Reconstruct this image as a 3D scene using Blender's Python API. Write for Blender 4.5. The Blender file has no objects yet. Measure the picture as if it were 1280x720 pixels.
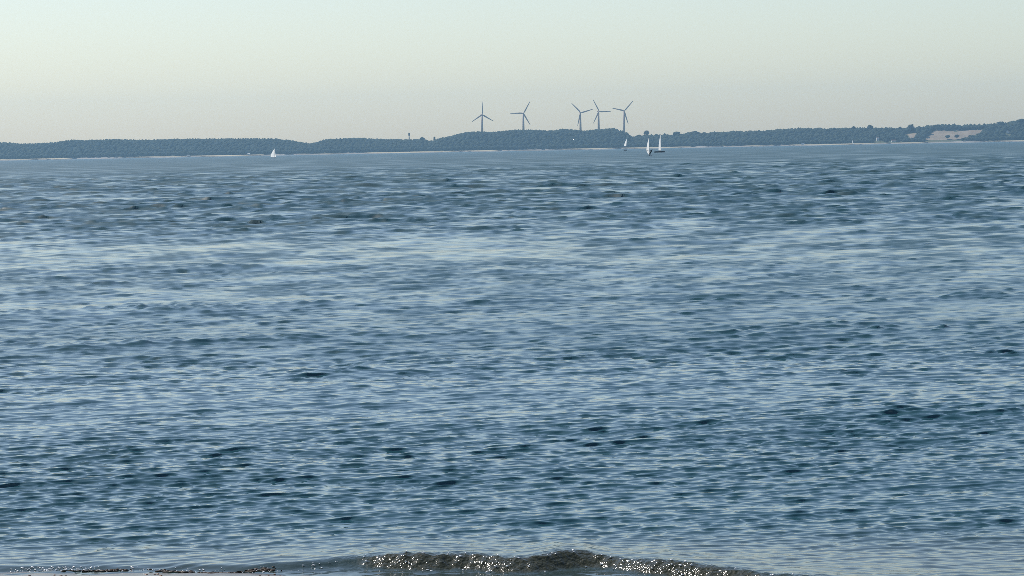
import bpy, bmesh, math, random
import numpy as np
from mathutils import Vector, Matrix, Euler

R = math.radians
random.seed(4)
rng = np.random.default_rng(11)
scene = bpy.context.scene
C = scene.collection

# ------------------------------------------------------------------ camera
F = 3556.0                      # focal length in pixels of the 1280-wide photograph
CAM_H = 2.0                     # eye height above the sea
HORIZON_Y = 187.8               # row of the true horizon at the middle column
ROLL = R(-1.07)
cam = bpy.data.cameras.new('camera')
cam.sensor_width = 36.0
cam.lens = 36.0 * F / 1280.0
cam.clip_start = 0.1
cam.clip_end = 40000.0
cam_ob = bpy.data.objects.new('camera', cam)
C.objects.link(cam_ob)
CAM_M = (Matrix.Rotation(R(90) - math.atan((360 - HORIZON_Y) / F), 4, 'X') @ Matrix.Rotation(ROLL, 4, 'Z'))
cam_ob.matrix_world = Matrix.Translation((0, 0, CAM_H)) @ CAM_M
scene.camera = cam_ob

# ------------------------------------------------------------------ sky, sun, exposure
SUN_EL, SUN_AZ = R(50), R(-53)          # azimuth measured from the viewing direction, minus = left
world = bpy.data.worlds.new('World')
scene.world = world
world.use_nodes = True
wn = world.node_tree
wn.nodes.clear()
sky = wn.nodes.new('ShaderNodeTexSky')
sky.sky_type = 'NISHITA'
sky.sun_disc = False
sky.sun_elevation = SUN_EL
sky.sun_rotation = SUN_AZ
sky.altitude = 0
sky.air_density = 0.9
sky.dust_density = 0.75
sky.ozone_density = 1.0
bg = wn.nodes.new('ShaderNodeBackground')
bg.inputs['Strength'].default_value = 0.12
wo = wn.nodes.new('ShaderNodeOutputWorld')
wb = wn.nodes.new('ShaderNodeMix'); wb.data_type = 'RGBA'; wb.blend_type = 'MULTIPLY'
wb.inputs[0].default_value = 1.0
wb.inputs[7].default_value = (1.0, 0.972, 0.935, 1)       # white balance of the camera
wn.links.new(sky.outputs[0], wb.inputs[6])
wn.links.new(wb.outputs[2], bg.inputs['Color'])
wn.links.new(bg.outputs[0], wo.inputs['Surface'])

sun = bpy.data.lights.new('sun', 'SUN')
sun.energy = 4.0
sun.angle = R(0.53)
sun.color = (1.0, 0.95, 0.88)
sun_ob = bpy.data.objects.new('sun', sun)
C.objects.link(sun_ob)
sdir = Vector((math.sin(SUN_AZ) * math.cos(SUN_EL), math.cos(SUN_AZ) * math.cos(SUN_EL), math.sin(SUN_EL)))
sun_ob.rotation_euler = sdir.to_track_quat('Z', 'Y').to_euler()
sun_ob.location = (0, 0, 50)

vs = scene.view_settings
vs.view_transform = 'Standard'
vs.look = 'None'
vs.exposure = 0.22
vs.gamma = 1.0
vs.use_curve_mapping = False
scene.cycles.use_denoising = False
scene.cycles.pixel_filter_type = 'BLACKMAN_HARRIS'
scene.cycles.filter_width = 0.7


# ------------------------------------------------------------------ helpers
def ray(px, py):
    """world direction of a photograph pixel"""
    v = Vector(((px - 640) / F, -(py - 360) / F, -1.0))
    return (CAM_M.to_3x3() @ v)


def at(px, py, dist):
    """point on that ray at forward distance dist"""
    d = ray(px, py)
    return Vector((0, 0, CAM_H)) + d * (dist / d.y)


def on_sea(px, py):
    d = ray(px, py)
    return Vector((0, 0, CAM_H)) + d * (-CAM_H / d.z)


MI = CAM_M.to_3x3().inverted()


def to_px(p):
    v = MI @ (Vector(p) - Vector((0, 0, CAM_H)))
    return 640 + F * v.x / -v.z, 360 - F * v.y / -v.z


def tag(o, label=None, cat=None, group=None, kind=None):
    if label: o['label'] = label
    if cat: o['category'] = cat
    if group: o['group'] = group
    if kind: o['kind'] = kind
    return o


def empty(name, loc, rz=0.0):
    o = bpy.data.objects.new(name, None)
    o.empty_display_size = 0.2
    C.objects.link(o)
    o.location = loc
    o.rotation_euler = (0, 0, rz)
    return o


def obj(name, me, mat, parent=None, smooth=False):
    if isinstance(me, bmesh.types.BMesh):
        b = me
        me = bpy.data.meshes.new(name)
        b.to_mesh(me)
        b.free()
    if mat is not None and not me.materials:
        me.materials.append(mat)
    if smooth:
        me.polygons.foreach_set('use_smooth', [True] * len(me.polygons))
    o = bpy.data.objects.new(name, me)
    C.objects.link(o)
    o.parent = parent
    return o


def mesh_np(name, co, faces, nper):
    """fast mesh from numpy arrays; faces (n, nper)"""
    me = bpy.data.meshes.new(name)
    co = np.asarray(co, np.float32)
    faces = np.asarray(faces, np.int32)
    me.vertices.add(len(co))
    me.vertices.foreach_set('co', co.ravel())
    me.loops.add(faces.size)
    me.loops.foreach_set('vertex_index', faces.ravel())
    me.polygons.add(len(faces))
    me.polygons.foreach_set('loop_start', np.arange(0, faces.size, nper, dtype=np.int32))
    me.update(calc_edges=True)
    return me


def grid_faces(nr, nc):
    r = np.arange(nr - 1)[:, None]
    c = np.arange(nc - 1)[None, :]
    a = r * nc + c
    return np.stack([a, a + 1, a + nc + 1, a + nc], -1).reshape(-1, 4)


def tube(bm, pts, rads, seg=8, cap=True):
    rings = []
    n = len(pts)
    pts = [Vector(p) for p in pts]
    for i, p in enumerate(pts):
        t = (pts[min(i + 1, n - 1)] - pts[max(i - 1, 0)]).normalized()
        u = t.orthogonal().normalized() if i == 0 else (u - t * u.dot(t)).normalized()
        w = t.cross(u)
        rings.append([bm.verts.new(p + (u * math.cos(2 * math.pi * k / seg) + w * math.sin(2 * math.pi * k / seg)) * rads[i])
                      for k in range(seg)])
    for a, b in zip(rings, rings[1:]):
        for k in range(seg):
            bm.faces.new((a[k], a[(k + 1) % seg], b[(k + 1) % seg], b[k]))
    if cap:
        bm.faces.new(rings[0][::-1])
        bm.faces.new(rings[-1])
    return bm


def box(bm, c, s):
    m = Matrix.Translation(c) @ Matrix.Diagonal((s[0], s[1], s[2], 1))
    return bmesh.ops.create_cube(bm, size=1.0, matrix=m)


def sm(a, b, x):
    """smooth step; a > b steps down"""
    t = np.clip((x - a) / (b - a), 0, 1)
    return t * t * (3 - 2 * t)


# ------------------------------------------------------------------ materials
def mat(name, col, rough=0.7, col2=None, scale=1.0, spec=0.3, bump=0.0):
    m = bpy.data.materials.new(name)
    m.use_nodes = True
    nt = m.node_tree
    p = nt.nodes['Principled BSDF']
    p.inputs['Roughness'].default_value = rough
    p.inputs['Specular IOR Level'].default_value = spec
    p.inputs['Base Color'].default_value = (*col, 1)
    if col2 is not None:
        tc = nt.nodes.new('ShaderNodeTexCoord')
        nz = nt.nodes.new('ShaderNodeTexNoise')
        nz.inputs['Scale'].default_value = scale
        nz.inputs['Detail'].default_value = 4
        rp = nt.nodes.new('ShaderNodeValToRGB')
        rp.color_ramp.elements[0].position = 0.35
        rp.color_ramp.elements[1].position = 0.65
        rp.color_ramp.elements[0].color = (*col, 1)
        rp.color_ramp.elements[1].color = (*col2, 1)
        nt.links.new(tc.outputs['Object'], nz.inputs['Vector'])
        nt.links.new(nz.outputs['Fac'], rp.inputs['Fac'])
        nt.links.new(rp.outputs['Color'], p.inputs['Base Color'])
        if bump:
            b = nt.nodes.new('ShaderNodeBump')
            b.inputs['Strength'].default_value = 1.0
            b.inputs['Distance'].default_value = bump
            nt.links.new(nz.outputs['Fac'], b.inputs['Height'])
            nt.links.new(b.outputs['Normal'], p.inputs['Normal'])
    return m


M_LEAF = mat('leaf', (0.022, 0.032, 0.022), 0.9, (0.030, 0.042, 0.026), 0.02, 0.1)
M_BARK = mat('bark', (0.07, 0.055, 0.04), 0.9, (0.11, 0.09, 0.065), 2.0)
M_MEADOW = mat('meadow', (0.06, 0.075, 0.03), 0.9, (0.10, 0.10, 0.045), 0.02)
M_FIELD = mat('stubble', (0.22, 0.17, 0.115), 0.9, (0.31, 0.245, 0.17), 0.03)
M_FSAND = mat('far_sand', (0.14, 0.13, 0.11), 0.9, (0.38, 0.35, 0.31), 0.012)
M_SAND = mat('wet_sand', (0.10, 0.085, 0.07), 0.25, (0.17, 0.145, 0.12), 9.0, 0.5, 0.004)
M_TURB = mat('turbine_paint', (0.40, 0.29, 0.23), 0.5, (0.44, 0.325, 0.26), 0.3)
M_SAIL = mat('sail_cloth', (0.80, 0.80, 0.78), 0.7, (0.84, 0.84, 0.82), 2.0)
_n = M_SAIL.node_tree
_t = _n.nodes.new('ShaderNodeBsdfTranslucent'); _t.inputs['Color'].default_value = (0.85, 0.85, 0.82, 1)
_m = _n.nodes.new('ShaderNodeMixShader'); _m.inputs[0].default_value = 0.6
_o = [n for n in _n.nodes if n.type == 'OUTPUT_MATERIAL'][0]
_n.links.new(_n.nodes['Principled BSDF'].outputs[0], _m.inputs[1]); _n.links.new(_t.outputs[0], _m.inputs[2])
_n.links.new(_m.outputs[0], _o.inputs['Surface'])
M_HULL_D = mat('dark_hull', (0.015, 0.017, 0.025), 0.35, (0.02, 0.022, 0.03), 2.0, 0.5)
M_HULL_W = mat('white_hull', (0.75, 0.75, 0.74), 0.35, (0.8, 0.8, 0.78), 2.0, 0.5)
M_ALU = mat('mast_metal', (0.45, 0.45, 0.46), 0.4, (0.5, 0.5, 0.5), 3.0, 0.5)
M_SUIT = mat('wetsuit', (0.012, 0.012, 0.014), 0.6, (0.02, 0.02, 0.022), 4.0)
M_SKIN = mat('skin', (0.45, 0.28, 0.20), 0.6, (0.5, 0.32, 0.23), 8.0)
M_WALL = mat('render_white', (0.72, 0.71, 0.68), 0.9, (0.8, 0.79, 0.76), 0.5)
M_ROOF = mat('dark_tile', (0.09, 0.06, 0.05), 0.8, (0.13, 0.08, 0.06), 1.0)
M_GLASS = mat('window_glass', (0.03, 0.035, 0.04), 0.1, (0.04, 0.045, 0.05), 1.0, 0.5)
M_STONE = mat('dark_stone', (0.10, 0.09, 0.085), 0.9, (0.14, 0.13, 0.12), 0.5)
M_FOAM_GLINT = mat('foam_glints', (0.82, 0.82, 0.82), 0.25, (0.9, 0.9, 0.9), 30.0, 0.8)  # white for foamy flecks and for the modelled sun glints
M_WEED = mat('wrack', (0.02, 0.014, 0.008), 0.5, (0.05, 0.03, 0.015), 20.0)
M_PEB = mat('pebble', (0.25, 0.14, 0.08), 0.5, (0.35, 0.27, 0.22), 14.0)


def water_material():
    m = bpy.data.materials.new('sea_water')
    m.use_nodes = True
    nt = m.node_tree
    N, L = nt.nodes, nt.links
    p = N['Principled BSDF']
    p.inputs['IOR'].default_value = 1.42
    tc = N.new('ShaderNodeTexCoord')

    def attr(nm):
        a = N.new('ShaderNodeAttribute')
        a.attribute_name = nm
        return a.outputs['Fac']
    # body colour: blue-green offshore, sand-laden brown in the shore break
    mx = N.new('ShaderNodeMix'); mx.data_type = 'RGBA'
    mx.inputs[6].default_value = (0.016, 0.062, 0.080, 1)
    mx.inputs[7].default_value = (0.033, 0.036, 0.020, 1)
    L.new(attr('turbid'), mx.inputs[0])
    L.new(mx.outputs[2], p.inputs['Base Color'])
    L.new(attr('rough'), p.inputs['Roughness'])

    # fine capillary ripples
    def noise(scale, sx, sy, det):
        mp = N.new('ShaderNodeMapping')
        mp.inputs['Scale'].default_value = (sx, sy, 1)
        n = N.new('ShaderNodeTexNoise')
        n.inputs['Scale'].default_value = scale
        n.inputs['Detail'].default_value = det
        L.new(tc.outputs['Object'], mp.inputs['Vector'])
        L.new(mp.outputs[0], n.inputs['Vector'])
        return n.outputs['Fac']

    def math_(op, a, b):
        n = N.new('ShaderNodeMath'); n.operation = op
        for i, v in enumerate((a, b)):
            if isinstance(v, (int, float)):
                n.inputs[i].default_value = v
            else:
                L.new(v, n.inputs[i])
        return n.outputs[0]
    h1 = math_('MULTIPLY', noise(14.0, 0.7, 1.0, 1.0), attr('ripple'))
    h2 = math_('MULTIPLY', noise(55.0, 1.0, 1.0, 1.5), math_('MULTIPLY', attr('boil'), 0.42))
    h = math_('ADD', h1, h2)
    b = N.new('ShaderNodeBump')
    b.inputs['Strength'].default_value = 1.0
    b.inputs['Distance'].default_value = 0.022
    L.new(h, b.inputs['Height'])
    L.new(b.outputs['Normal'], p.inputs['Normal'])
    return m


# ------------------------------------------------------------------ the sea
def px_at(x, d):
    """photograph column for a world x at distance d (good enough for profiles)"""
    return 640 + F * x / d


# rows: fine at the shore break, about one pixel apart further out, then capped, then growing
rows = [8.0]
while rows[-1] < 7000:
    d = rows[-1]
    if d < 12.6: s = 0.05
    elif d < 14.3: s = 0.007
    else:
        s = min(d * d / (CAM_H * F) * 0.42, 0.20 + max(0, d - 75) * 0.0030)
        if d < 15: s = max(0.008, min(s, 0.014))
        if d > 330: s = max(s, 0.9 + (d - 330) * 0.02)
    rows.append(d + s)
D = np.array(rows)
tmid = np.linspace(-0.235, 0.235, 540)
tside = 0.235 + 0.28 * (np.linspace(0, 1, 18)[1:] ** 1.7)
T = np.concatenate([-tside[::-1], tmid, tside])
nr, nc = len(D), len(T)
X = (D[:, None] * T[None, :]).astype(np.float32)
Y = np.repeat(D[:, None], nc, 1).astype(np.float32)
ds = np.gradient(D)[:, None] * np.ones((1, nc))
dx = D[:, None] * np.gradient(T)[None, :]
SP = np.maximum(ds, dx).astype(np.float32)

# gust patches: calmer and livelier areas of the surface
G = np.zeros_like(X)
for lam, w in ((70, .12), (38, .25), (21, .35), (12, .4), (7, .35)):
    for k in range(5):
        ph, a = rng.uniform(0, 6.283), rng.normal(math.pi / 2, 0.7)
        kk = 6.283 / (lam * rng.uniform(.8, 1.25))
        G += (w / 2.2) * np.sin(kk * (math.cos(a) * .5 * X + math.sin(a) * Y) + ph)
GUST = np.clip(1.0 + 0.32 * G, 0.45, 1.7)
GUST *= (0.69 - 0.25 * sm(16, 28, Y) + 0.38 * sm(38, 120, Y) + 0.45 * sm(200, 700, Y))

# short-crested wave groups at many sizes, each kept only where the mesh can show it
GRP = np.zeros_like(X)
for lx in (0.22, 0.40, 0.75, 1.4, 2.6, 5.0, 9.0, 17.0, 32.0):
    ly = lx * 2.2
    f = (sm(2.5, 5.0, lx / dx) * sm(2.0, 4.0, ly / ds)).astype(np.float32)
    big = np.where(f.max(1) > 0)[0]
    if len(big) == 0: continue
    r1 = big[-1] + 1
    acc = np.zeros_like(X[:r1])
    for k in range(16):
        a = rng.uniform(0, 6.283); q = rng.uniform(.7, 1.5)
        acc += np.sin(q * 6.283 * (math.cos(a) * X[:r1] / lx + math.sin(a) * Y[:r1] / ly) + rng.uniform(0, 6.283))
    # sizes much wider than the eye can follow at that range count less
    GRP[:r1] += acc / 2.83 * f[:r1] * (0.25 + 0.75 * sm(0.16, 0.03, lx / Y[:r1]))
GRP = np.clip(GRP, -3.5, 3.5)
GUST = np.minimum(GUST * np.exp(0.11 * GRP * sm(14.5, 30, Y)), 1.25)

Z = np.zeros_like(X); DXo = np.zeros_like(X); DYo = np.zeros_like(X)
LOST = np.zeros_like(X)            # mean square slope the mesh cannot carry
shore = sm(13.2, 19.0, Y)          # short swell dies out at the beach
octs = [  # longest, shortest wavelength, rms slope, count, spread
    (8.0, 4.0, 0.10, 34, 0.40),
    (4.0, 2.0, 0.11, 44, 0.45),
    (2.0, 1.0, 0.12, 50, 0.50),
    (1.0, 0.5, 0.13, 60, 0.42),
    (0.5, 0.25, 0.135, 70, 0.34),
    (0.25, 0.125, 0.15, 80, 0.30),
    (0.125, 0.065, 0.17, 90, 0.30),
]
# off-shore breeze: the chop is short at the beach and grows with fetch
LPEAK = np.minimum(0.080 * (Y / 14.0) ** 1.2, 1.1)
for (l1, l0, s, n, spread) in octs:
    lam_mid = math.sqrt(l1 * l0)
    damp = shore if lam_mid > 0.8 else 0.35 + 0.65 * sm(13.2, 15.2, Y)
    oc = np.log2(lam_mid / LPEAK)
    fetch = np.where(oc > 0, (0.30 + 0.70 * np.exp(-oc * oc / 2.0)) * sm(6.5, 4.5, oc), 0.38 + 0.62 * np.exp(-oc * oc / 1.6))
    amp_mod = (damp * fetch * GUST).astype(np.float32)
    wfade = sm(1.0, 2.2, lam_mid / SP).astype(np.float32)
    LOST += (s * s) * (amp_mod ** 2) * (1 - wfade ** 2)
    live = np.where(wfade.max(1) > 0)[0]
    if len(live) == 0:
        continue
    r1 = live[-1] + 1
    x_, y_ = X[:r1], Y[:r1]
    z_ = np.zeros_like(x_); a_ = np.zeros_like(x_); b_ = np.zeros_like(x_)
    for k in range(n):
        lam = l0 * (l1 / l0) ** rng.uniform()
        kk = 6.28318 / lam
        th = -math.pi / 2 + (0.42 if rng.random() < 0.68 else -0.30) + rng.normal(0, spread * 0.75)
        cx, cy = math.cos(th), math.sin(th)
        a = s * math.sqrt(2.0 / n) / kk
        phs = (kk * (cx * x_ + cy * y_) + rng.uniform(0, 6.283)).astype(np.float32)
        sn = np.sin(phs)
        z_ += a * sn
        if lam > 0.06:
            cs = np.cos(phs)
            a_ += a * cx * cs
            b_ += a * cy * cs
    wm = wfade[:r1] * amp_mod[:r1]
    Z[:r1] += z_ * wm
    DXo[:r1] += a_ * wm * 0.7
    DYo[:r1] += b_ * wm * 0.7

# the little shore break: crest line and height follow the photograph's columns
PXC = px_at(X, Y)
crest_d = np.interp(PXC, [-400, 0, 180, 340, 450, 560, 700, 850, 930, 1000, 1280, 1700],
                    [13.95, 13.90, 13.78, 13.74, 13.70, 13.68, 13.56, 13.30, 13.12, 12.85, 12.3, 12.0])
crest_h = np.interp(PXC, [-400, 0, 180, 300, 400, 480, 560, 700, 850, 960, 1100, 1700],
                    [.010, .012, .014, .020, .034, .052, .064, .062, .055, .045, .035, .035])
wob = np.zeros_like(X)
for lam, w in ((1.1, .03), (.6, .018), (.33, .006)):
    for k in range(3):
        wob += w * np.sin(6.283 / (lam * rng.uniform(.8, 1.2)) * X + rng.uniform(0, 6.28))
u = Y - (crest_d + wob)                  # seaward of the crest when positive
front = 0.10 + crest_h * 0.9
prof = np.where(u < 0, np.clip(1 + u / front, 0, 1), np.exp(-(u / 0.75) ** 1.2))
prof = prof * prof * (3 - 2 * prof)
nearshore = 1 - sm(14.6, 16.5, Y)
lump = 1 + 0.0 * X
for k in range(7):
    lump += 0.05 * np.sin(6.283 / rng.uniform(.18, .9) * X + rng.uniform(0, 6.28))
crest_h = crest_h * np.clip(lump, .6, 1.4)
Z += crest_h * prof * nearshore
# churned face
face = np.exp(-((u + front * 0.45) / (front * 0.62)) ** 2) * sm(.018, .06, crest_h) * nearshore
boilz = np.zeros_like(X[:])
sel = (D > 12.4) & (D < 14.4)
for lam in (.085, .065, .05, .04, .032):
    for k in range(9):
        l_ = lam * rng.uniform(.85, 1.15); th = rng.uniform(0, 6.283)
        boilz[sel] += 0.030 * l_ * np.sin(6.283 / l_ * (math.cos(th) * X[sel] + math.sin(th) * Y[sel] * 1.0) + rng.uniform(0, 6.28))
Z += boilz * face * 0.4
ahead = sm(0.0, 0.35, -(u + front))
Z *= 1 - 0.85 * ahead * nearshore          # the thin wash in front lies flat

lean = 1.9 * Z * sm(14.0, 15.0, Y)          # wind leans the crests shoreward
co = np.stack([X + DXo, Y + DYo - lean, Z], -1).reshape(-1, 3)
me = mesh_np('sea', co, grid_faces(nr, nc), 4)
me.polygons.foreach_set('use_smooth', np.ones(len(me.polygons), bool))


def put(me, nm, arr):
    a = me.attributes.new(nm, 'FLOAT', 'POINT')
    a.data.foreach_set('value', np.ascontiguousarray(arr, np.float32).ravel())


turb = np.clip(np.maximum(face * 1.3, (1 - sm(13.4, 15.2, Y)) * 0.6), 0, 1)
LOST *= np.exp(0.55 * GRP * sm(20, 60, Y) * (1 - 0.55 * sm(180, 500, Y)))
alpha = np.sqrt(LOST * 0.65 + 0.00004)
put(me, 'turbid', turb)
put(me, 'rough', np.clip(np.sqrt(alpha), 0.05, 0.6))
put(me, 'ripple', 0.25 * (1 - sm(16, 40, Y)) * (0.35 + 0.65 * GUST) * (1 - 0.5 * ahead * nearshore))
put(me, 'boil', face)
sea = obj('sea', me, water_material())
tag(sea, 'choppy blue sea reaching from the shore break to the far coast', 'water', kind='structure')

# ------------------------------------------------------------------ the near beach under the wash
bx = np.linspace(-9, 9, 181); by = np.concatenate([np.linspace(-40, 12, 60), np.linspace(12.1, 15.5, 70), [17, 20, 25]])
BX, BY = np.meshgrid(bx, by)
pxb = px_at(BX, np.maximum(BY, 8))
wl = np.interp(pxb, [-400, 0, 300, 380, 560, 960, 1280, 1700], [13.72, 13.66, 13.56, 13.40, 13.15, 12.6, 12.2, 12.0])
BZ = np.where(BY < wl, 0.055 * (wl - BY), 0.09 * (wl - BY))
BZ = np.clip(BZ, -1.0, 0.45)
for k in range(14):
    l_ = rng.uniform(.15, .7); th = rng.uniform(0, 6.28)
    BZ += 0.0008 * np.sin(6.283 / l_ * (math.cos(th) * BX + math.sin(th) * BY) + rng.uniform(0, 6.28))
me = mesh_np('beach', np.stack([BX, BY, BZ], -1).reshape(-1, 3), grid_faces(*BX.shape), 4)
beach = obj('beach', me, M_SAND, smooth=True)
tag(beach, 'wet sandy beach under the wash at the water edge', 'beach', kind='structure')

# foamy flecks at the left; white blobs stand in for sun glints on the face
ico = bmesh.new(); bmesh.ops.create_icosphere(ico, subdivisions=1, radius=1.0)
ico.verts.ensure_lookup_table()
IV = np.array([v.co[:] for v in ico.verts]); IF = np.array([[v.index for v in f.verts] for f in ico.faces]); ico.free()
ZG = Z; UG = u


def sea_z(x, d):
    """height of the near sea at a world point"""
    r = int(np.clip(np.searchsorted(D, d), 0, nr - 1))
    c = int(np.clip(np.searchsorted(T, x / d), 0, nc - 1))
    return float(ZG[r, c]), float(crest_d[r, c] + wob[r, c]), float(crest_h[r, c])


def blobs(name, items, material, label, cat):
    V = []; Fc = []
    for i, (p, s) in enumerate(items):
        jit = 1 + 0.25 * rng.normal(size=(len(IV), 1))
        V.append(IV * jit * np.array(s)[None, :] + np.array(p)[None, :])
        Fc.append(IF + i * len(IV))
    me = mesh_np(name, np.concatenate(V), np.concatenate(Fc), 3)
    o = obj(name, me, material, smooth=True)
    return tag(o, label, cat, kind='stuff')


foam_glints = []
for i in range(330):
    if i < 90:  # wave face: white blobs added as sun glints
        px = rng.choice([rng.normal(580, 80), rng.uniform(440, 960), rng.normal(820, 90)])
        if px < 400 or px > 975: continue
    else:
        px = rng.uniform(-10, 110) if i < 250 else rng.uniform(110, 420)
    x = (px - 640) / F * 13.6
    _, cd, ch = sea_z(x, 13.5)
    fr = 0.10 + ch * 0.9
    d = cd - fr * (rng.uniform(-.05, 1.1) if i < 90 else rng.uniform(.4, 1.2))
    z, _, _ = sea_z(x, d)
    r = (0.0025 if i < 90 else 0.0014) + (0.004 if i < 90 else 0.003) * rng.random() ** 2
    foam_glints.append(((x, d, z + r * 0.3), (r * rng.uniform(.8, 1.9), r * rng.uniform(.8, 1.3), r * .8)))
blobs('foam_glints', foam_glints, M_FOAM_GLINT, 'foamy flecks at the left and white blobs standing in for sun glints on the breaking shore wave', 'foam_glints')

weed = []
for i in range(260):
    px = rng.choice([rng.normal(115, 18), rng.normal(205, 14), rng.normal(262, 10), rng.normal(310, 14)])
    x = (px - 640) / F * 13.6
    _, cd, ch = sea_z(x, 13.6)
    d = cd - 0.13 + 0.035 * math.sin(x * 9) + rng.normal(0, .012)
    z, _, _ = sea_z(x, d)
    weed.append(((x, d, max(z, 0) + 0.001), (rng.uniform(.004, .022), rng.uniform(.004, .012), rng.uniform(.0015, .004))))
blobs('seaweed', weed, M_WEED, 'dark line of washed-up seaweed at the left water edge', 'seaweed')

peb = []
for i in range(160):
    px = rng.uniform(-60, 560); x = (px - 640) / F * 13.5
    d = rng.uniform(12.9, 13.6)
    w_ = np.interp(px, [-400, 0, 300, 380, 560, 960], [13.72, 13.66, 13.56, 13.40, 13.15, 12.6])
    if d > w_: continue
    r = rng.uniform(.002, .007)
    peb.append(((x, d, 0.055 * (w_ - d) + r * .3), (r * 1.3, r, r * .7)))
blobs('pebbles', peb, M_PEB, 'small reddish pebbles in the wet sand at the bottom left', 'pebbles')

# ------------------------------------------------------------------ the far coast
SHORE = 6000.0
SKY = [(-900, 176), (-300, 178), (0, 178.5), (22, 180.5), (50, 179.5), (75, 177.5), (87, 175.5), (110, 175.5), (140, 174.5), (175, 175.5),
       (215, 174.3), (250, 174), (300, 173.7), (340, 173.7), (360, 176), (385, 180), (392, 179.5), (405, 175), (430, 173.5),
       (450, 173), (480, 174.5), (505, 174.8), (530, 174.8), (537, 177), (545, 174.8), (560, 171), (575, 167.5), (585, 165.3),
       (590, 165), (615, 165.5), (630, 164), (645, 162.5), (670, 163), (693, 163.5), (700, 161.8), (715, 162.2), (730, 164),
       (745, 162.5), (755, 162), (767, 160.7), (773, 162.5), (783, 166), (788, 171), (792, 171.5), (797, 170), (806, 169.5),
       (830, 169.5), (843, 168.5), (856, 168), (862, 166.5), (880, 167), (905, 165.5), (920, 164.8), (960, 164), (985, 162),
       (1005, 160.5), (1035, 161.5), (1045, 161), (1075, 161), (1095, 160.5), (1117, 160.5), (1130, 161.5), (1145, 159.5),
       (1160, 159), (1170, 156.5), (1190, 156), (1200, 157.5), (1230, 156), (1250, 155), (1257, 156), (1265, 154), (1275, 151),
       (1290, 150), (1500, 146), (2200, 140)]
RIDGE = 6160.0
sk_x = []; sk_z = []
for (px, py) in SKY:
    # keep the coast level beyond the frame
    p = at(px, py if 0 <= px <= 1280 else (178.5 - px * math.tan(-ROLL) if px < 0 else 150 - (px - 1280) * math.tan(-ROLL)), RIDGE)
    sk_x.append(p.x); sk_z.append(p.z)
TREE_H = 11.0


def ridge_h(x):
    return np.interp(x, sk_x, sk_z) - TREE_H * 0.92


def ground(x, y):
    t = sm(SHORE + 10, RIDGE - 10, y)
    z = 3.2 + (ridge_h(x) - 3.2) * t
    z = np.where(y < SHORE + 10, (y - SHORE) * 0.32, z)
    fall = sm(RIDGE + 300, 7200, y)
    return np.maximum(z * (1 - 0.75 * fall), -2.0)


gx = np.arange(-2300, 2301, 10.0)
gy = np.concatenate([np.arange(SHORE + 9, RIDGE + 60, 9), np.linspace(RIDGE + 70, 7200, 16)])
GX, GY = np.meshgrid(gx, gy)
GZ = ground(GX, GY)
me = mesh_np('coast', np.stack([GX, GY, GZ], -1).reshape(-1, 3), grid_faces(*GX.shape), 4)
tag(obj('coast_hills', me, M_MEADOW, smooth=True), 'low hills of the far coast', 'hills', kind='structure')
fy = np.array([SHORE - 8, SHORE, SHORE + 5, SHORE + 9.5, SHORE + 12])
FX, FY = np.meshgrid(gx, fy)
FZ = np.interp(FY, fy, [-1.2, 0, 1.8, 3.0, 3.5])
bw = 0.62 + 0.28 * np.sin(FX / 71.0 + 1) + 0.2 * np.sin(FX / 29.0) + 0.12 * np.sin(FX / 13.0 + 2)
FZ = np.where(FZ > 0.5, FZ * np.clip(bw, .25, 1.1), FZ)
me = mesh_np('far_beach', np.stack([FX, FY, FZ], -1).reshape(-1, 3), grid_faces(*FX.shape), 4)
tag(obj('far_beach', me, M_FSAND, smooth=True), 'thin pale beach along the foot of the far coast', 'beach', kind='structure')


# fields on the right-hand slope, laid on the terrain
def hit_ground(px, py):
    d = ray(px, py)
    best = None
    for y in np.arange(SHORE + 8, RIDGE + 40, 1.0):
        t = y / d.y
        x, z = d.x * t, CAM_H + d.z * t
        if float(ground(np.float64(x), np.float64(y))) >= z:
            return x, y
    return None


FIELD1 = [(1155, 175.3), (1166, 164.2), (1172, 163.5), (1229, 162.6), (1222, 168), (1200, 174.5)]
FIELD2 = [(1139, 174.6), (1131.5, 164.8), (1146, 164.2), (1143.5, 171)]


def field(poly, label):
    pts = []
    for k in range(len(poly)):
        a, b = poly[k], poly[(k + 1) % len(poly)]
        for s in range(6):
            t = s / 6
            h = hit_ground(a[0] + (b[0] - a[0]) * t, a[1] + (b[1] - a[1]) * t)
            if h: pts.append(h)
    cx = sum(p[0] for p in pts) / len(pts); cy = sum(p[1] for p in pts) / len(pts)
    bm = bmesh.new()
    rings = []
    for s in (0.001, .2, .4, .6, .8, 1.0):
        ring = []
        for p in pts:
            x, y = cx + (p[0] - cx) * s, cy + (p[1] - cy) * s
            ring.append(bm.verts.new((x, y, float(ground(np.float64(x), np.float64(y))) + 0.35)))
        rings.append(ring)
    n = len(pts)
    for a, b in zip(rings, rings[1:]):
        for k in range(n):
            bm.faces.new((a[k], a[(k + 1) % n], b[(k + 1) % n], b[k]))
    bmesh.ops.recalc_face_normals(bm, faces=bm.faces)
    tag(obj('field', bm, M_FIELD), label, 'field', kind='structure')


field(FIELD1, 'long tan stubble field on the right-hand coastal slope')
field(FIELD2, 'small tan field patch left of the long stubble field')


def inside(poly, x, y):
    c = False
    for i in range(len(poly)):
        (x1, y1), (x2, y2) = poly[i], poly[i - 1]
        if (y1 > y) != (y2 > y) and x < (x2 - x1) * (y - y1) / (y2 - y1) + x1:
            c = not c
    return c


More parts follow.
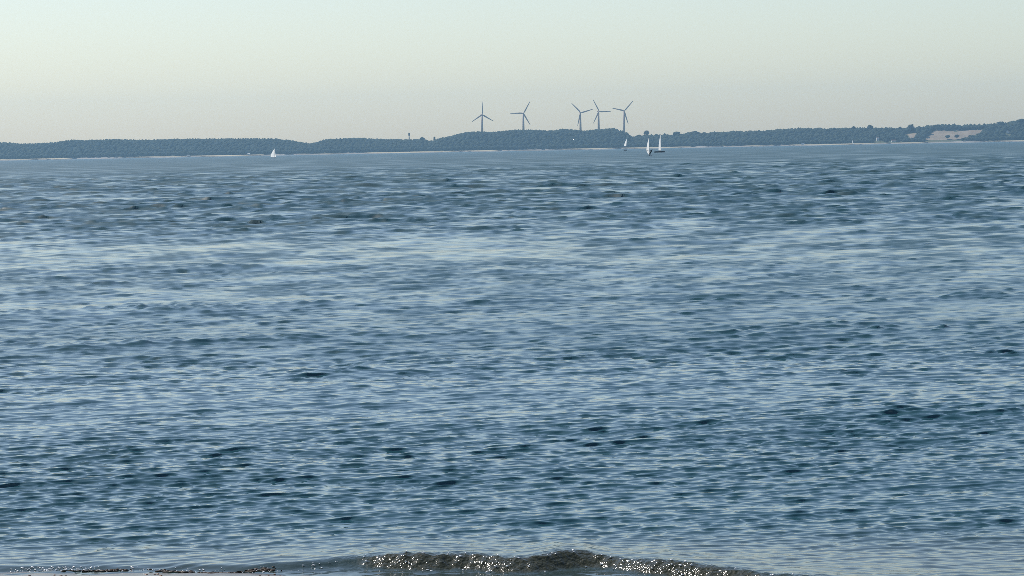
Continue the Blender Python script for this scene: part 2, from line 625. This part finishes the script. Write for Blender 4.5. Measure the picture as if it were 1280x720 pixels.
# ---- woods: crowns of leaf clumps, one mass per stretch of coast
CROWNS = []
for v in range(10):
    V = IV.copy()
    V = V * (1 + 0.13 * rng.normal(size=(len(V), 1)))
    V[:, 2] = V[:, 2] * 1.05
    CROWNS.append(V)
IF1 = IF
wood = {'a': [], 'b': [], 'c': [], 'd': []}
sp = 9.2
HOUSE_PX = [(1097, 176), (1117, 177.5), (1260, 167)]
for y in np.arange(SHORE + 15, RIDGE + 110, sp):
    for x in np.arange(-1560, 1560, sp):
        xx, yy = x + rng.uniform(-3.5, 3.5), y + rng.uniform(-3.5, 3.5)
        z = float(ground(np.float64(xx), np.float64(yy)))
        px, py = to_px((xx, yy, z))
        h = TREE_H * rng.uniform(.82, 1.06)
        if px > 800: h *= rng.uniform(.8, 1.15)
        if yy < SHORE + 40: h *= 0.75
        pt = to_px((xx, yy, z + h))[1]
        if 1110 < px < 1260 and yy < RIDGE - 22:
            if inside(FIELD1, px, py) or inside(FIELD1, px, pt + 2) or inside(FIELD1, px - 2.5, .5 * (py + pt)) or inside(FIELD1, px + 2.5, .5 * (py + pt)): continue
            if inside(FIELD2, px, py) or inside(FIELD2, px, pt + 2) or inside(FIELD2, px - 2.5, .5 * (py + pt)) or inside(FIELD2, px + 2.5, .5 * (py + pt)): continue
        if any(abs(px - a) < 6 and pt - 1 < b and py > b - 1 for a, b in HOUSE_PX): continue
        k = 'a' if px < 388 else 'b' if px < 541 else 'c' if px < 789 else 'd'
        wood[k].append((xx, yy, z, h))
WL = {'a': 'low hazy wood along the far coast at the left, up to the first dip',
      'b': 'hazy wood on the far coast between the dip and the turbine headland',
      'c': 'highest wooded headland on the far coast, with the wind turbines behind',
      'd': 'uneven wood along the far coast right of the turbine headland'}
for k, tr in wood.items():
    V = []; Fc = []
    for i, (x, y, z, h) in enumerate(tr):
        c = CROWNS[i % 10]
        a = rng.uniform(0, 6.28); ca, sa = math.cos(a), math.sin(a)
        r = rng.uniform(4.6, 7.4)
        P = np.stack([(c[:, 0] * ca - c[:, 1] * sa) * r + x, (c[:, 0] * sa + c[:, 1] * ca) * r + y, c[:, 2] * h * .5 + z + h * .52], -1)
        V.append(P); Fc.append(IF1 + i * len(IV))
    me = mesh_np('wood', np.concatenate(V), np.concatenate(Fc), 3)
    tag(obj('wood', me, M_LEAF, None, True), WL[k], 'wood', kind='stuff')

# ---- single trees that stand out on the skyline
CLUMP = None


def make_tree(px, top, wpx, hm, label, shape='round', dist=RIDGE - 15, group='trees standing out on the far skyline'):
    p = at(px, top, dist)
    g = float(ground(np.float64(p.x), np.float64(p.y)))
    h = max(p.z - g, hm)
    base = p.z - h
    t = empty('tree', (p.x, p.y, min(base, g) - 0.2))
    H = p.z - t.location.z
    w = wpx * dist / F
    bm = bmesh.new()
    tube(bm, [(0, 0, 0), (.1, 0, H * .3), (-.1, .1, H * .75)], [.45, .33, .15], 8)
    for k in range(5):
        a = k * 1.257 + rng.uniform(-.3, .3)
        tube(bm, [(0, 0, H * (.38 + .07 * k)), (math.cos(a) * w * .32, math.sin(a) * w * .32, H * (.55 + .07 * k))], [.18, .06], 6)
    obj('trunk', bm, M_BARK, t)
    ch = H * (0.52 if shape == 'lolly' else 0.66)
    V = []; Fc = []
    n = 26
    for i in range(n):
        while True:
            q = rng.uniform(-1, 1, 3)
            if 0.2 < np.linalg.norm(q) < 1: break
        cx, cy, cz = q[0] * w * .40, q[1] * w * .40, H - ch * .5 + q[2] * ch * .38
        s = rng.uniform(.13, .24)
        V.append(IV * (1 + .25 * rng.normal(size=(len(IV), 1))) * np.array([w * s, w * s, ch * s * .85]) + np.array([cx, cy, cz]))
        Fc.append(IF + i * len(IV))
    nl = 500
    q = rng.normal(size=(nl, 3)); q /= np.linalg.norm(q, axis=1)[:, None]
    cc = q * rng.uniform(.75, 1.03, (nl, 1)) * np.array([w * .5, w * .5, ch * .5]) + np.array([0, 0, H - ch * .52])
    tri = cc[:, None, :] + rng.normal(0, .33, (nl, 3, 3))
    V.append(tri.reshape(-1, 3)); Fc.append(np.arange(nl * 3).reshape(-1, 3) + n * len(IV))
    me = mesh_np('crown', np.concatenate(V), np.concatenate(Fc), 3)
    obj('crown', me, M_LEAF, t)
    tag(t, label, 'tree', group)


TREES = [
    (527.5, 170.9, 5.5, 9, 'small round tree on the skyline just right of the dark tower', 'round'),
    (543, 170.8, 2.6, 9, 'thin little tree at the left foot of the turbine headland', 'round'),
    (798.5, 168, 6, 8, 'low bushy tree in the dip right of the turbine headland', 'round'),
    (808, 162.6, 7.5, 11, 'lone mushroom-shaped tree above the windsurfer sail', 'lolly'),
    (831.5, 166.5, 4, 9, 'small pointed tree just right of the tall dinghy sail', 'round'),
    (846, 163.7, 9, 10, 'broad round tree second to the right of the dinghy sail', 'round'),
    (868, 163.3, 13, 10, 'wide flat-topped tree right of the broad round skyline tree', 'round'),
    (1042.5, 159.2, 4, 9, 'small pointed skyline tree above the coast left of the white sail', 'round'),
    (1067, 157.4, 6, 10, 'round skyline tree directly above the far white sail', 'round'),
    (1087.5, 155.8, 7.5, 10, 'dome-shaped skyline tree above the white house in the wood', 'round'),
    (1125, 158.2, 5.5, 9, 'small dome tree left of the tall tree over the small field', 'round'),
    (1138.5, 154.8, 9, 11, 'tall dome tree right above the small field patch', 'round'),
    (1171, 155.2, 8, 10, 'rounded tree over the left end of the long field', 'round'),
    (1251, 151.3, 11, 11, 'big rounded tree between the long field and the right edge', 'round'),
    (1277, 148, 12, 12, 'tallest tree at the right edge of the coast', 'round'),
]
for a in TREES:
    make_tree(*a)
for (px, top, w, lab) in [(1184.5, 168.6, 6, 'dark pointed bush at the foot of the long field, leftmost of three'),
                          (1196, 168, 6, 'dark pointed bush at the foot of the long field, middle of three'),
                          (1213, 168.6, 5.5, 'dark pointed bush at the foot of the long field, rightmost of three')]:
    h = hit_ground(px, 174.3)
    make_tree(px, top, w, 4, lab, 'round', h[1], 'bushes at the foot of the long field')

# ---- wind turbines
TD = 6450.0


def make_turbine(px, py, phase, label, yaw, blade=31.0):
    hub = at(px, py, TD)
    g = float(ground(np.float64(hub.x), np.float64(TD)))
    t = empty('wind_turbine', (hub.x, hub.y, g - 0.5), yaw)
    H = hub.z - (g - 0.5)
    bm = bmesh.new()
    tube(bm, [(0, 3.2, 0), (0, 3.2, H * .5), (0, 3.2, H - 1.0)], [2.7, 2.3, 1.8], 20)
    obj('tower', bm, M_TURB, t, True)
    bm = bmesh.new()
    tube(bm, [(0, 1.2, H), (0, 1.8, H), (0, 4, H + .1), (0, 7.5, H + .1), (0, 9, H)], [1.0, 1.7, 1.9, 1.7, .9], 12)
    obj('nacelle', bm, M_TURB, t, True)
    bm = bmesh.new()
    tube(bm, [(0, -1.6, H), (0, -1.1, H), (0, -.2, H), (0, 1.25, H)], [.15, .9, 1.35, 1.4], 14)
    hubo = obj('hub', bm, M_TURB, t, True)
    # blade along +z, airfoil loft with taper and twist
    bm = bmesh.new()
    rings = []
    for s, chord, th, tw in ((0.02, 1.8, 1.7, 60), (.06, 2.0, 1.5, 40), (.16, 3.4, .9, 22), (.3, 3.1, .6, 12), (.55, 2.5, .42, 6), (.8, 1.8, .3, 2), (.95, 1.3, .2, 0), (1.0, .6, .1, 0)):
        ring = []
        for k in range(10):
            a = 2 * math.pi * k / 10
            x = math.cos(a) * chord * .5 + chord * .12; y = math.sin(a) * th * .5
            c, s_ = math.cos(R(tw)), math.sin(R(tw))
            ring.append(bm.verts.new((x * c - y * s_, x * s_ + y * c, s * blade)))
        rings.append(ring)
    for a, b in zip(rings, rings[1:]):
        for k in range(10):
            bm.faces.new((a[k], a[(k + 1) % 10], b[(k + 1) % 10], b[k]))
    bm.faces.new(rings[0][::-1]); bm.faces.new(rings[-1])
    bme = bpy.data.meshes.new('blade'); bm.to_mesh(bme); bm.free()
    for k in range(3):
        b = obj('blade', bme, M_TURB, t, True)
        ang = R(phase + 120 * k)            # counter-clockwise from +x as the camera sees it
        b.location = (0, -.1, H)
        b.rotation_euler = (0, R(90) - ang, 0)
    tag(t, label, 'wind turbine', 'wind turbines behind the headland')


make_turbine(603.1, 143.3, 91, 'leftmost wind turbine, one blade pointing straight up', R(24))
make_turbine(654.4, 141.6, 60, 'second wind turbine from the left, one blade level to its left', R(14))
make_turbine(725.9, 140.9, 15, 'third wind turbine from the left, upper blades forming a wide V', R(18))
make_turbine(748.9, 139.3, 0, 'fourth wind turbine from the left, one blade level to its right', R(28))
make_turbine(780.3, 138.6, 47, 'rightmost wind turbine, at the right end of the wooded headland', R(14))

# ---- dark tower
p = at(511.3, 165.6, RIDGE + 30)
g = float(ground(np.float64(p.x), np.float64(p.y)))
t = empty('tower', (p.x, p.y, g - .3)); H = p.z - g + .3
bm = bmesh.new(); tube(bm, [(0, 0, 0), (0, 0, H * .6), (0, 0, H - 7.5)], [1.5, 1.1, .8], 10); obj('shaft', bm, M_STONE, t, True)
bm = bmesh.new(); tube(bm, [(0, 0, H - 7.6), (0, 0, H - 6.9), (0, 0, H - 1.4), (0, 0, H - 1)], [1.0, 1.7, 1.7, 1.3], 10); obj('tank', bm, M_STONE, t)
bm = bmesh.new(); tube(bm, [(0, 0, H - 1.05), (0, 0, H)], [1.2, .15], 10); obj('cap', bm, M_STONE, t)
tag(t, 'small dark tower standing above the trees left of the turbine headland', 'tower')


# ---- houses and huts
def make_house(px, py, w, d, h, roof, label, name='house', cat='house', shore=False, rz=0.0):
    if shore:
        q = at(px, py, SHORE + 8); x, y = q.x, SHORE + 8; z = 2.6
    else:
        x, y = hit_ground(px, py); z = float(ground(np.float64(x), np.float64(y)))
    t = empty(name, (x, y, z - .3), rz)
    bm = bmesh.new(); box(bm, (0, 0, h / 2), (w, d, h))
    for s in (-1, 1):
        a = bm.verts.new((s * w / 2, -d / 2, h)); b = bm.verts.new((s * w / 2, d / 2, h)); c = bm.verts.new((s * w / 2, 0, h + roof))
        bm.faces.new((a, b, c))
    obj('wall', bm, M_WALL, t)
    bm = bmesh.new()
    o = .35
    for s in (-1, 1):
        e = [(-w / 2 - o, s * (d / 2 + o), h - .25), (w / 2 + o, s * (d / 2 + o), h - .25), (w / 2 + o, 0, h + roof + .1), (-w / 2 - o, 0, h + roof + .1)]
        lo = [bm.verts.new(q) for q in e]; up = [bm.verts.new((q[0], q[1], q[2] + .18)) for q in e]
        bm.faces.new(lo); bm.faces.new(up)
        for k in range(4): bm.faces.new((lo[k], lo[(k + 1) % 4], up[(k + 1) % 4], up[k]))
    bmesh.ops.recalc_face_normals(bm, faces=bm.faces)
    rf = obj('roof', bm, M_ROOF if cat == 'house' else M_WALL, t)
    if cat == 'house':
        bm = bmesh.new(); box(bm, (w * .25, 0, h + roof + .3), (.7, .7, 1.6)); obj('chimney', bm, M_STONE, rf)
    for k in (-1, 1):
        bm = bmesh.new(); box(bm, (k * w * .27, -d / 2 - .01, h * .55), (min(1.1, w * .2), .06, h * .3)); obj('window', bm, M_GLASS, t)
    bm = bmesh.new(); box(bm, (0, -d / 2 - .01, h * .36), (min(1, w * .2), .06, h * .7)); obj('door', bm, M_ROOF, t)
    tag(t, label, cat)


make_house(1097, 176, 4.2, 7, 6.5, 2.0, 'narrow white house in the wood right of the far white sail')
make_house(1117, 177.5, 9.5, 7, 3.2, 1.8, 'low white house near the shore left of the small field')
make_house(1260, 166.5, 8, 7, 3.2, 2.6, 'white house among the trees between the long field and the right edge', rz=R(60))
make_house(311, 196.6, 4.5, 3.5, 2.4, .7, 'small white hut on the far beach left of the lone sail', 'beach_hut', 'hut', True)
make_house(235.5, 197.8, 5, 3.5, 1.8, .6, 'small white hut on the far beach at the left quarter', 'beach_hut', 'hut', True)
make_house(1003.5, 182.3, 6, 3.5, 2.0, .7, 'small white hut on the far beach right of the dinghies', 'beach_hut', 'hut', True)


# ------------------------------------------------------------------ boats
def hull_mesh(L, B, fb, dr):
    bm = bmesh.new(); rings = []
    for s in np.linspace(0, 1, 11):
        x = (s - .5) * L
        w = B * .5 * (1 - max(0, (s - .35) / .65) ** 2.2) * (.82 + .18 * min(1, s / .35)) + .01
        top = fb * (1 + .35 * max(0, s - .4)); bot = -dr * (1 - (2 * s - 1) ** 4 * .8)
        prof = [(-1, top), (-.95, top * .4), (-.7, bot * .5), (0, bot), (.7, bot * .5), (.95, top * .4), (1, top)]
        rings.append([bm.verts.new((x + (top if s > .9 else 0) * .2 * q[1] / max(top, .01), w * q[0], q[1])) for q in prof])
    for a, b in zip(rings, rings[1:]):
        for k in range(6): bm.faces.new((a[k], a[k + 1], b[k + 1], b[k]))
        bm.faces.new((a[6], a[0], b[0], b[6]))
    bm.faces.new(rings[0]); bm.faces.new(rings[-1][::-1])
    bmesh.ops.recalc_face_normals(bm, faces=bm.faces)
    return bm


def sail_mesh(tack, head, clew, camber, roach=0.0, n=10):
    """triangular sail, bulging sideways; tack, head, clew are points in the boat's xz plane"""
    bm = bmesh.new(); T_, H_, K_ = (Vector(p) for p in (tack, head, clew))
    g = []
    for i in range(n + 1):
        v = i / n
        lu = T_.lerp(H_, v); le = K_.lerp(H_, v) + (K_ - T_).normalized() * roach * math.sin(math.pi * v)
        if v == 1: le = H_ + (K_ - T_).normalized() * .06 * (K_ - T_).length
        row = []
        for j in range(n // 2 + 1):
            uu = j / (n // 2)
            p = lu.lerp(le, uu)
            p.y += camber * math.sin(math.pi * uu ** .8) * (le - lu).length
            row.append(bm.verts.new(p))
        g.append(row)
    for i in range(n):
        for j in range(n // 2):
            bm.faces.new((g[i][j], g[i][j + 1], g[i + 1][j + 1], g[i + 1][j]))
    bmesh.ops.recalc_face_normals(bm, faces=bm.faces)
    return bm


def sailboat(px, wy, L, mast, boom_z, heading, heel, sail_ang, hullm, label, jib=True, name='sailboat', boom_l=None, B=None):
    p = on_sea(px, wy)
    t = empty(name, (p.x, p.y, 0)); t.rotation_euler = Euler((heel, 0, heading), 'XYZ')
    B = B or L * .36; fb = L * .12
    obj('hull', hull_mesh(L, B, fb, .18), hullm, t, False)
    bm = bmesh.new(); tube(bm, [(L * .12, 0, 0), (L * .12, 0, mast)], [.05, .03], 8); obj('mast', bm, M_ALU, t)
    bl = boom_l or L * .5
    bm = bmesh.new(); tube(bm, [(0, 0, 0), (-bl, 0, .05)], [.04, .03], 8)
    bo = obj('boom', bm, M_ALU, t); bo.location = (L * .12, 0, boom_z); bo.rotation_euler = (0, 0, sail_ang)
    s = obj('mainsail', sail_mesh((-.05, 0, boom_z + .08), (-.05, 0, mast - .1), (-bl, 0, boom_z + .12), .09, bl * .2), M_SAIL, t, True)
    s.location = (L * .12, 0, 0); s.rotation_euler = (0, 0, sail_ang)
    if jib:
        s = obj('jib', sail_mesh((L * .48, 0, fb + .15), (L * .14, 0, mast * .78), (L * .16, 0, boom_z), .08), M_SAIL, t, True)
    # rudder
    bm = bmesh.new(); box(bm, (-L * .5 - .05, 0, -.1), (.12, .04, .6)); obj('rudder', bm, hullm, t)
    return tag(t, label, 'sailboat', 'sailing craft off the far coast')


sailboat(342.5, 197.6, 3.6, 5.6, 0.5, R(52), R(3), R(-20), M_HULL_W, 'lone little sailboat with a bright white sail at left', True, 'sailboat', 2.6)
sailboat(782.0, 188.3, 6.5, 9.4, 3.4, R(72), R(6), R(-20), M_HULL_D, 'small distant sailboat below the rightmost wind turbine', False, 'sailboat', 3.0, 2.0)
sailboat(824.5, 190.6, 4.0, 7.2, 0.75, R(-8), R(-1), R(68), M_HULL_D, 'dark-hulled dinghy with a tall narrow sail right of the windsurfer', False, 'sailboat', 2.0, 1.3)
p = sailboat(1067, 181.2, 7.5, 11.0, 1.4, R(70), R(-16), R(-10), M_HULL_W, 'tiny leaning white sail close under the right-hand coast', True, 'sailboat', 3.2, 2.2)

# windsurfer: board and rig are one craft, the sailor is a person
p = on_sea(811.5, 195.3)
t = empty('windsurfer', (p.x, p.y, 0)); t.rotation_euler = (0, 0, R(62))
bm = bmesh.new()
rings = []
for s in np.linspace(0, 1, 13):
    x = (s - .45) * 2.7; w = .31 * max(.04, math.sin(math.pi * min(1, max(.0, .08 + s * .9))) ** .55); rk = .12 * max(0, (s - .7) / .3) ** 2
    rings.append([bm.verts.new((x, w * c, rk + z)) for c, z in ((-1, .07), (-.8, .02), (.8, .02), (1, .07), (.75, .13), (-.75, .13))])
for a, b in zip(rings, rings[1:]):
    for k in range(6): bm.faces.new((a[k], a[(k + 1) % 6], b[(k + 1) % 6], b[k]))
bm.faces.new(rings[0][::-1]); bm.faces.new(rings[-1])
obj('board', bm, M_HULL_D, t, False)
LEAN = Matrix.Rotation(R(8), 4, 'X')
bm = bmesh.new(); tube(bm, [(.15, 0, .12), (.12, 0, 2.2), (.0, 0, 4.2)], [.035, .028, .012], 8); o = obj('mast', bm, M_HULL_D, t)
bm = bmesh.new(); tube(bm, [(.14, -.02, 1.45), (-.5, -.2, 1.45), (-1.1, -.2, 1.42), (-1.55, -.02, 1.4)], [.02] * 4, 6)
tube(bm, [(.14, .02, 1.45), (-.5, .2, 1.45), (-1.1, .2, 1.42), (-1.55, .02, 1.4)], [.02] * 4, 6); o = obj('boom', bm, M_HULL_D, t)
obj('sail', sail_mesh((.13, 0, .28), (0, 0, 4.18), (-1.5, 0, 1.35), .07, .25), M_SAIL, t, True)
tag(t, 'windsurf board with a tall narrow white sail, nearest of the sails', 'windsurfer', 'sailing craft off the far coast')


def person_mesh():
    """standing sailor leaning back, arms out to the boom; local x = facing"""
    v = []; e = []; r = []

    def chain(pts, rad, root=None):
        prev = root
        for p, q in zip(pts, rad):
            v.append(p); r.append(q); i = len(v) - 1
            if prev is not None: e.append((prev, i))
            prev = i
        return prev
    pel = chain([(0, 0, .82)], [.15])
    ch = chain([(-.10, 0, 1.02), (-.22, 0, 1.24)], [.14, .17], pel)
    nk = chain([(-.27, 0, 1.40)], [.06], ch)
    chain([(-.27, 0, 1.48), (-.24, 0, 1.56), (-.24, 0, 1.64)], [.085, .10, .06], nk)
    chain([(-.17, 0, 1.535)], [.02], len(v) - 2)
    for s in (-1, 1):
        w = chain([(-.22, s * .17, 1.30), (.02, s * .22, 1.20), (.24, s * .20, 1.32)], [.065, .05, .036], ch)
        pm = chain([(.31, s * .20, 1.35)], [.035], w)
        for k in range(4):
            yy = s * .20 + (k - 1.5) * .022
            chain([(.36, yy, 1.37), (.39, yy, 1.35), (.385, yy, 1.32)], [.011, .009, .008], pm)
        chain([(.32, s * .20 - s * .045, 1.33), (.355, s * .20 - s * .045, 1.31)], [.011, .009], pm)
        chain([(.03, s * .12, .78), (.20, s * .20, .46), (.16, s * .24, .10), (.26, s * .26, .05)], [.10, .07, .045, .04], pel)
    me = bpy.data.meshes.new('person')
    me.from_pydata(v, e, [])
    o = bpy.data.objects.new('person', me); C.objects.link(o)
    mod = o.modifiers.new('skin', 'SKIN')
    me.skin_vertices[0].data[0].use_root = True
    for i, q in enumerate(r): me.skin_vertices[0].data[i].radius = (q, q)
    o.modifiers.new('sub', 'SUBSURF').levels = 1
    me.materials.append(M_SUIT)
    return o


pers = person_mesh()
pers.location = (0, 0, 0)
bm = bmesh.new(); bmesh.ops.create_icosphere(bm, subdivisions=2, radius=.108, matrix=Matrix.Translation((-.255, 0, 1.585)))
bm.verts.ensure_lookup_table()
hair = obj('hair', bm, M_STONE, pers, True)
q = Matrix.Translation(t.location) @ Matrix.Rotation(R(62), 4, 'Z')
pos = q @ Vector((-.55, -.55, .10))
pers.location = pos
pers.rotation_euler = (0, R(-8), R(62 + 90))
tag(pers, 'person in a dark wetsuit leaning back on the windsurf board', 'person')

# ------------------------------------------------------------------ air
bm = bmesh.new()
X0, X1, Y0, Y1, Z0, Z1 = -3800.0, 3800.0, -60.0, 7300.0, -3.2, 150.0
box(bm, ((X0 + X1) / 2, (Y0 + Y1) / 2, (Z0 + Z1) / 2), (X1 - X0, Y1 - Y0, Z1 - Z0))
hm = bpy.data.materials.new('hazy_air'); hm.use_nodes = True
nt = hm.node_tree; nt.nodes.clear()
pv = nt.nodes.new('ShaderNodeVolumePrincipled')
pv.inputs['Color'].default_value = (0.42, 0.73, 1.0, 1)
pv.inputs['Density'].default_value = 0.00007
pv.inputs['Anisotropy'].default_value = 0.35
mo = nt.nodes.new('ShaderNodeOutputMaterial')
nt.links.new(pv.outputs[0], mo.inputs['Volume'])
haze = obj('haze', bm, hm)
tag(haze, 'pale blue haze lying over the water and the far coast', 'haze', kind='stuff')
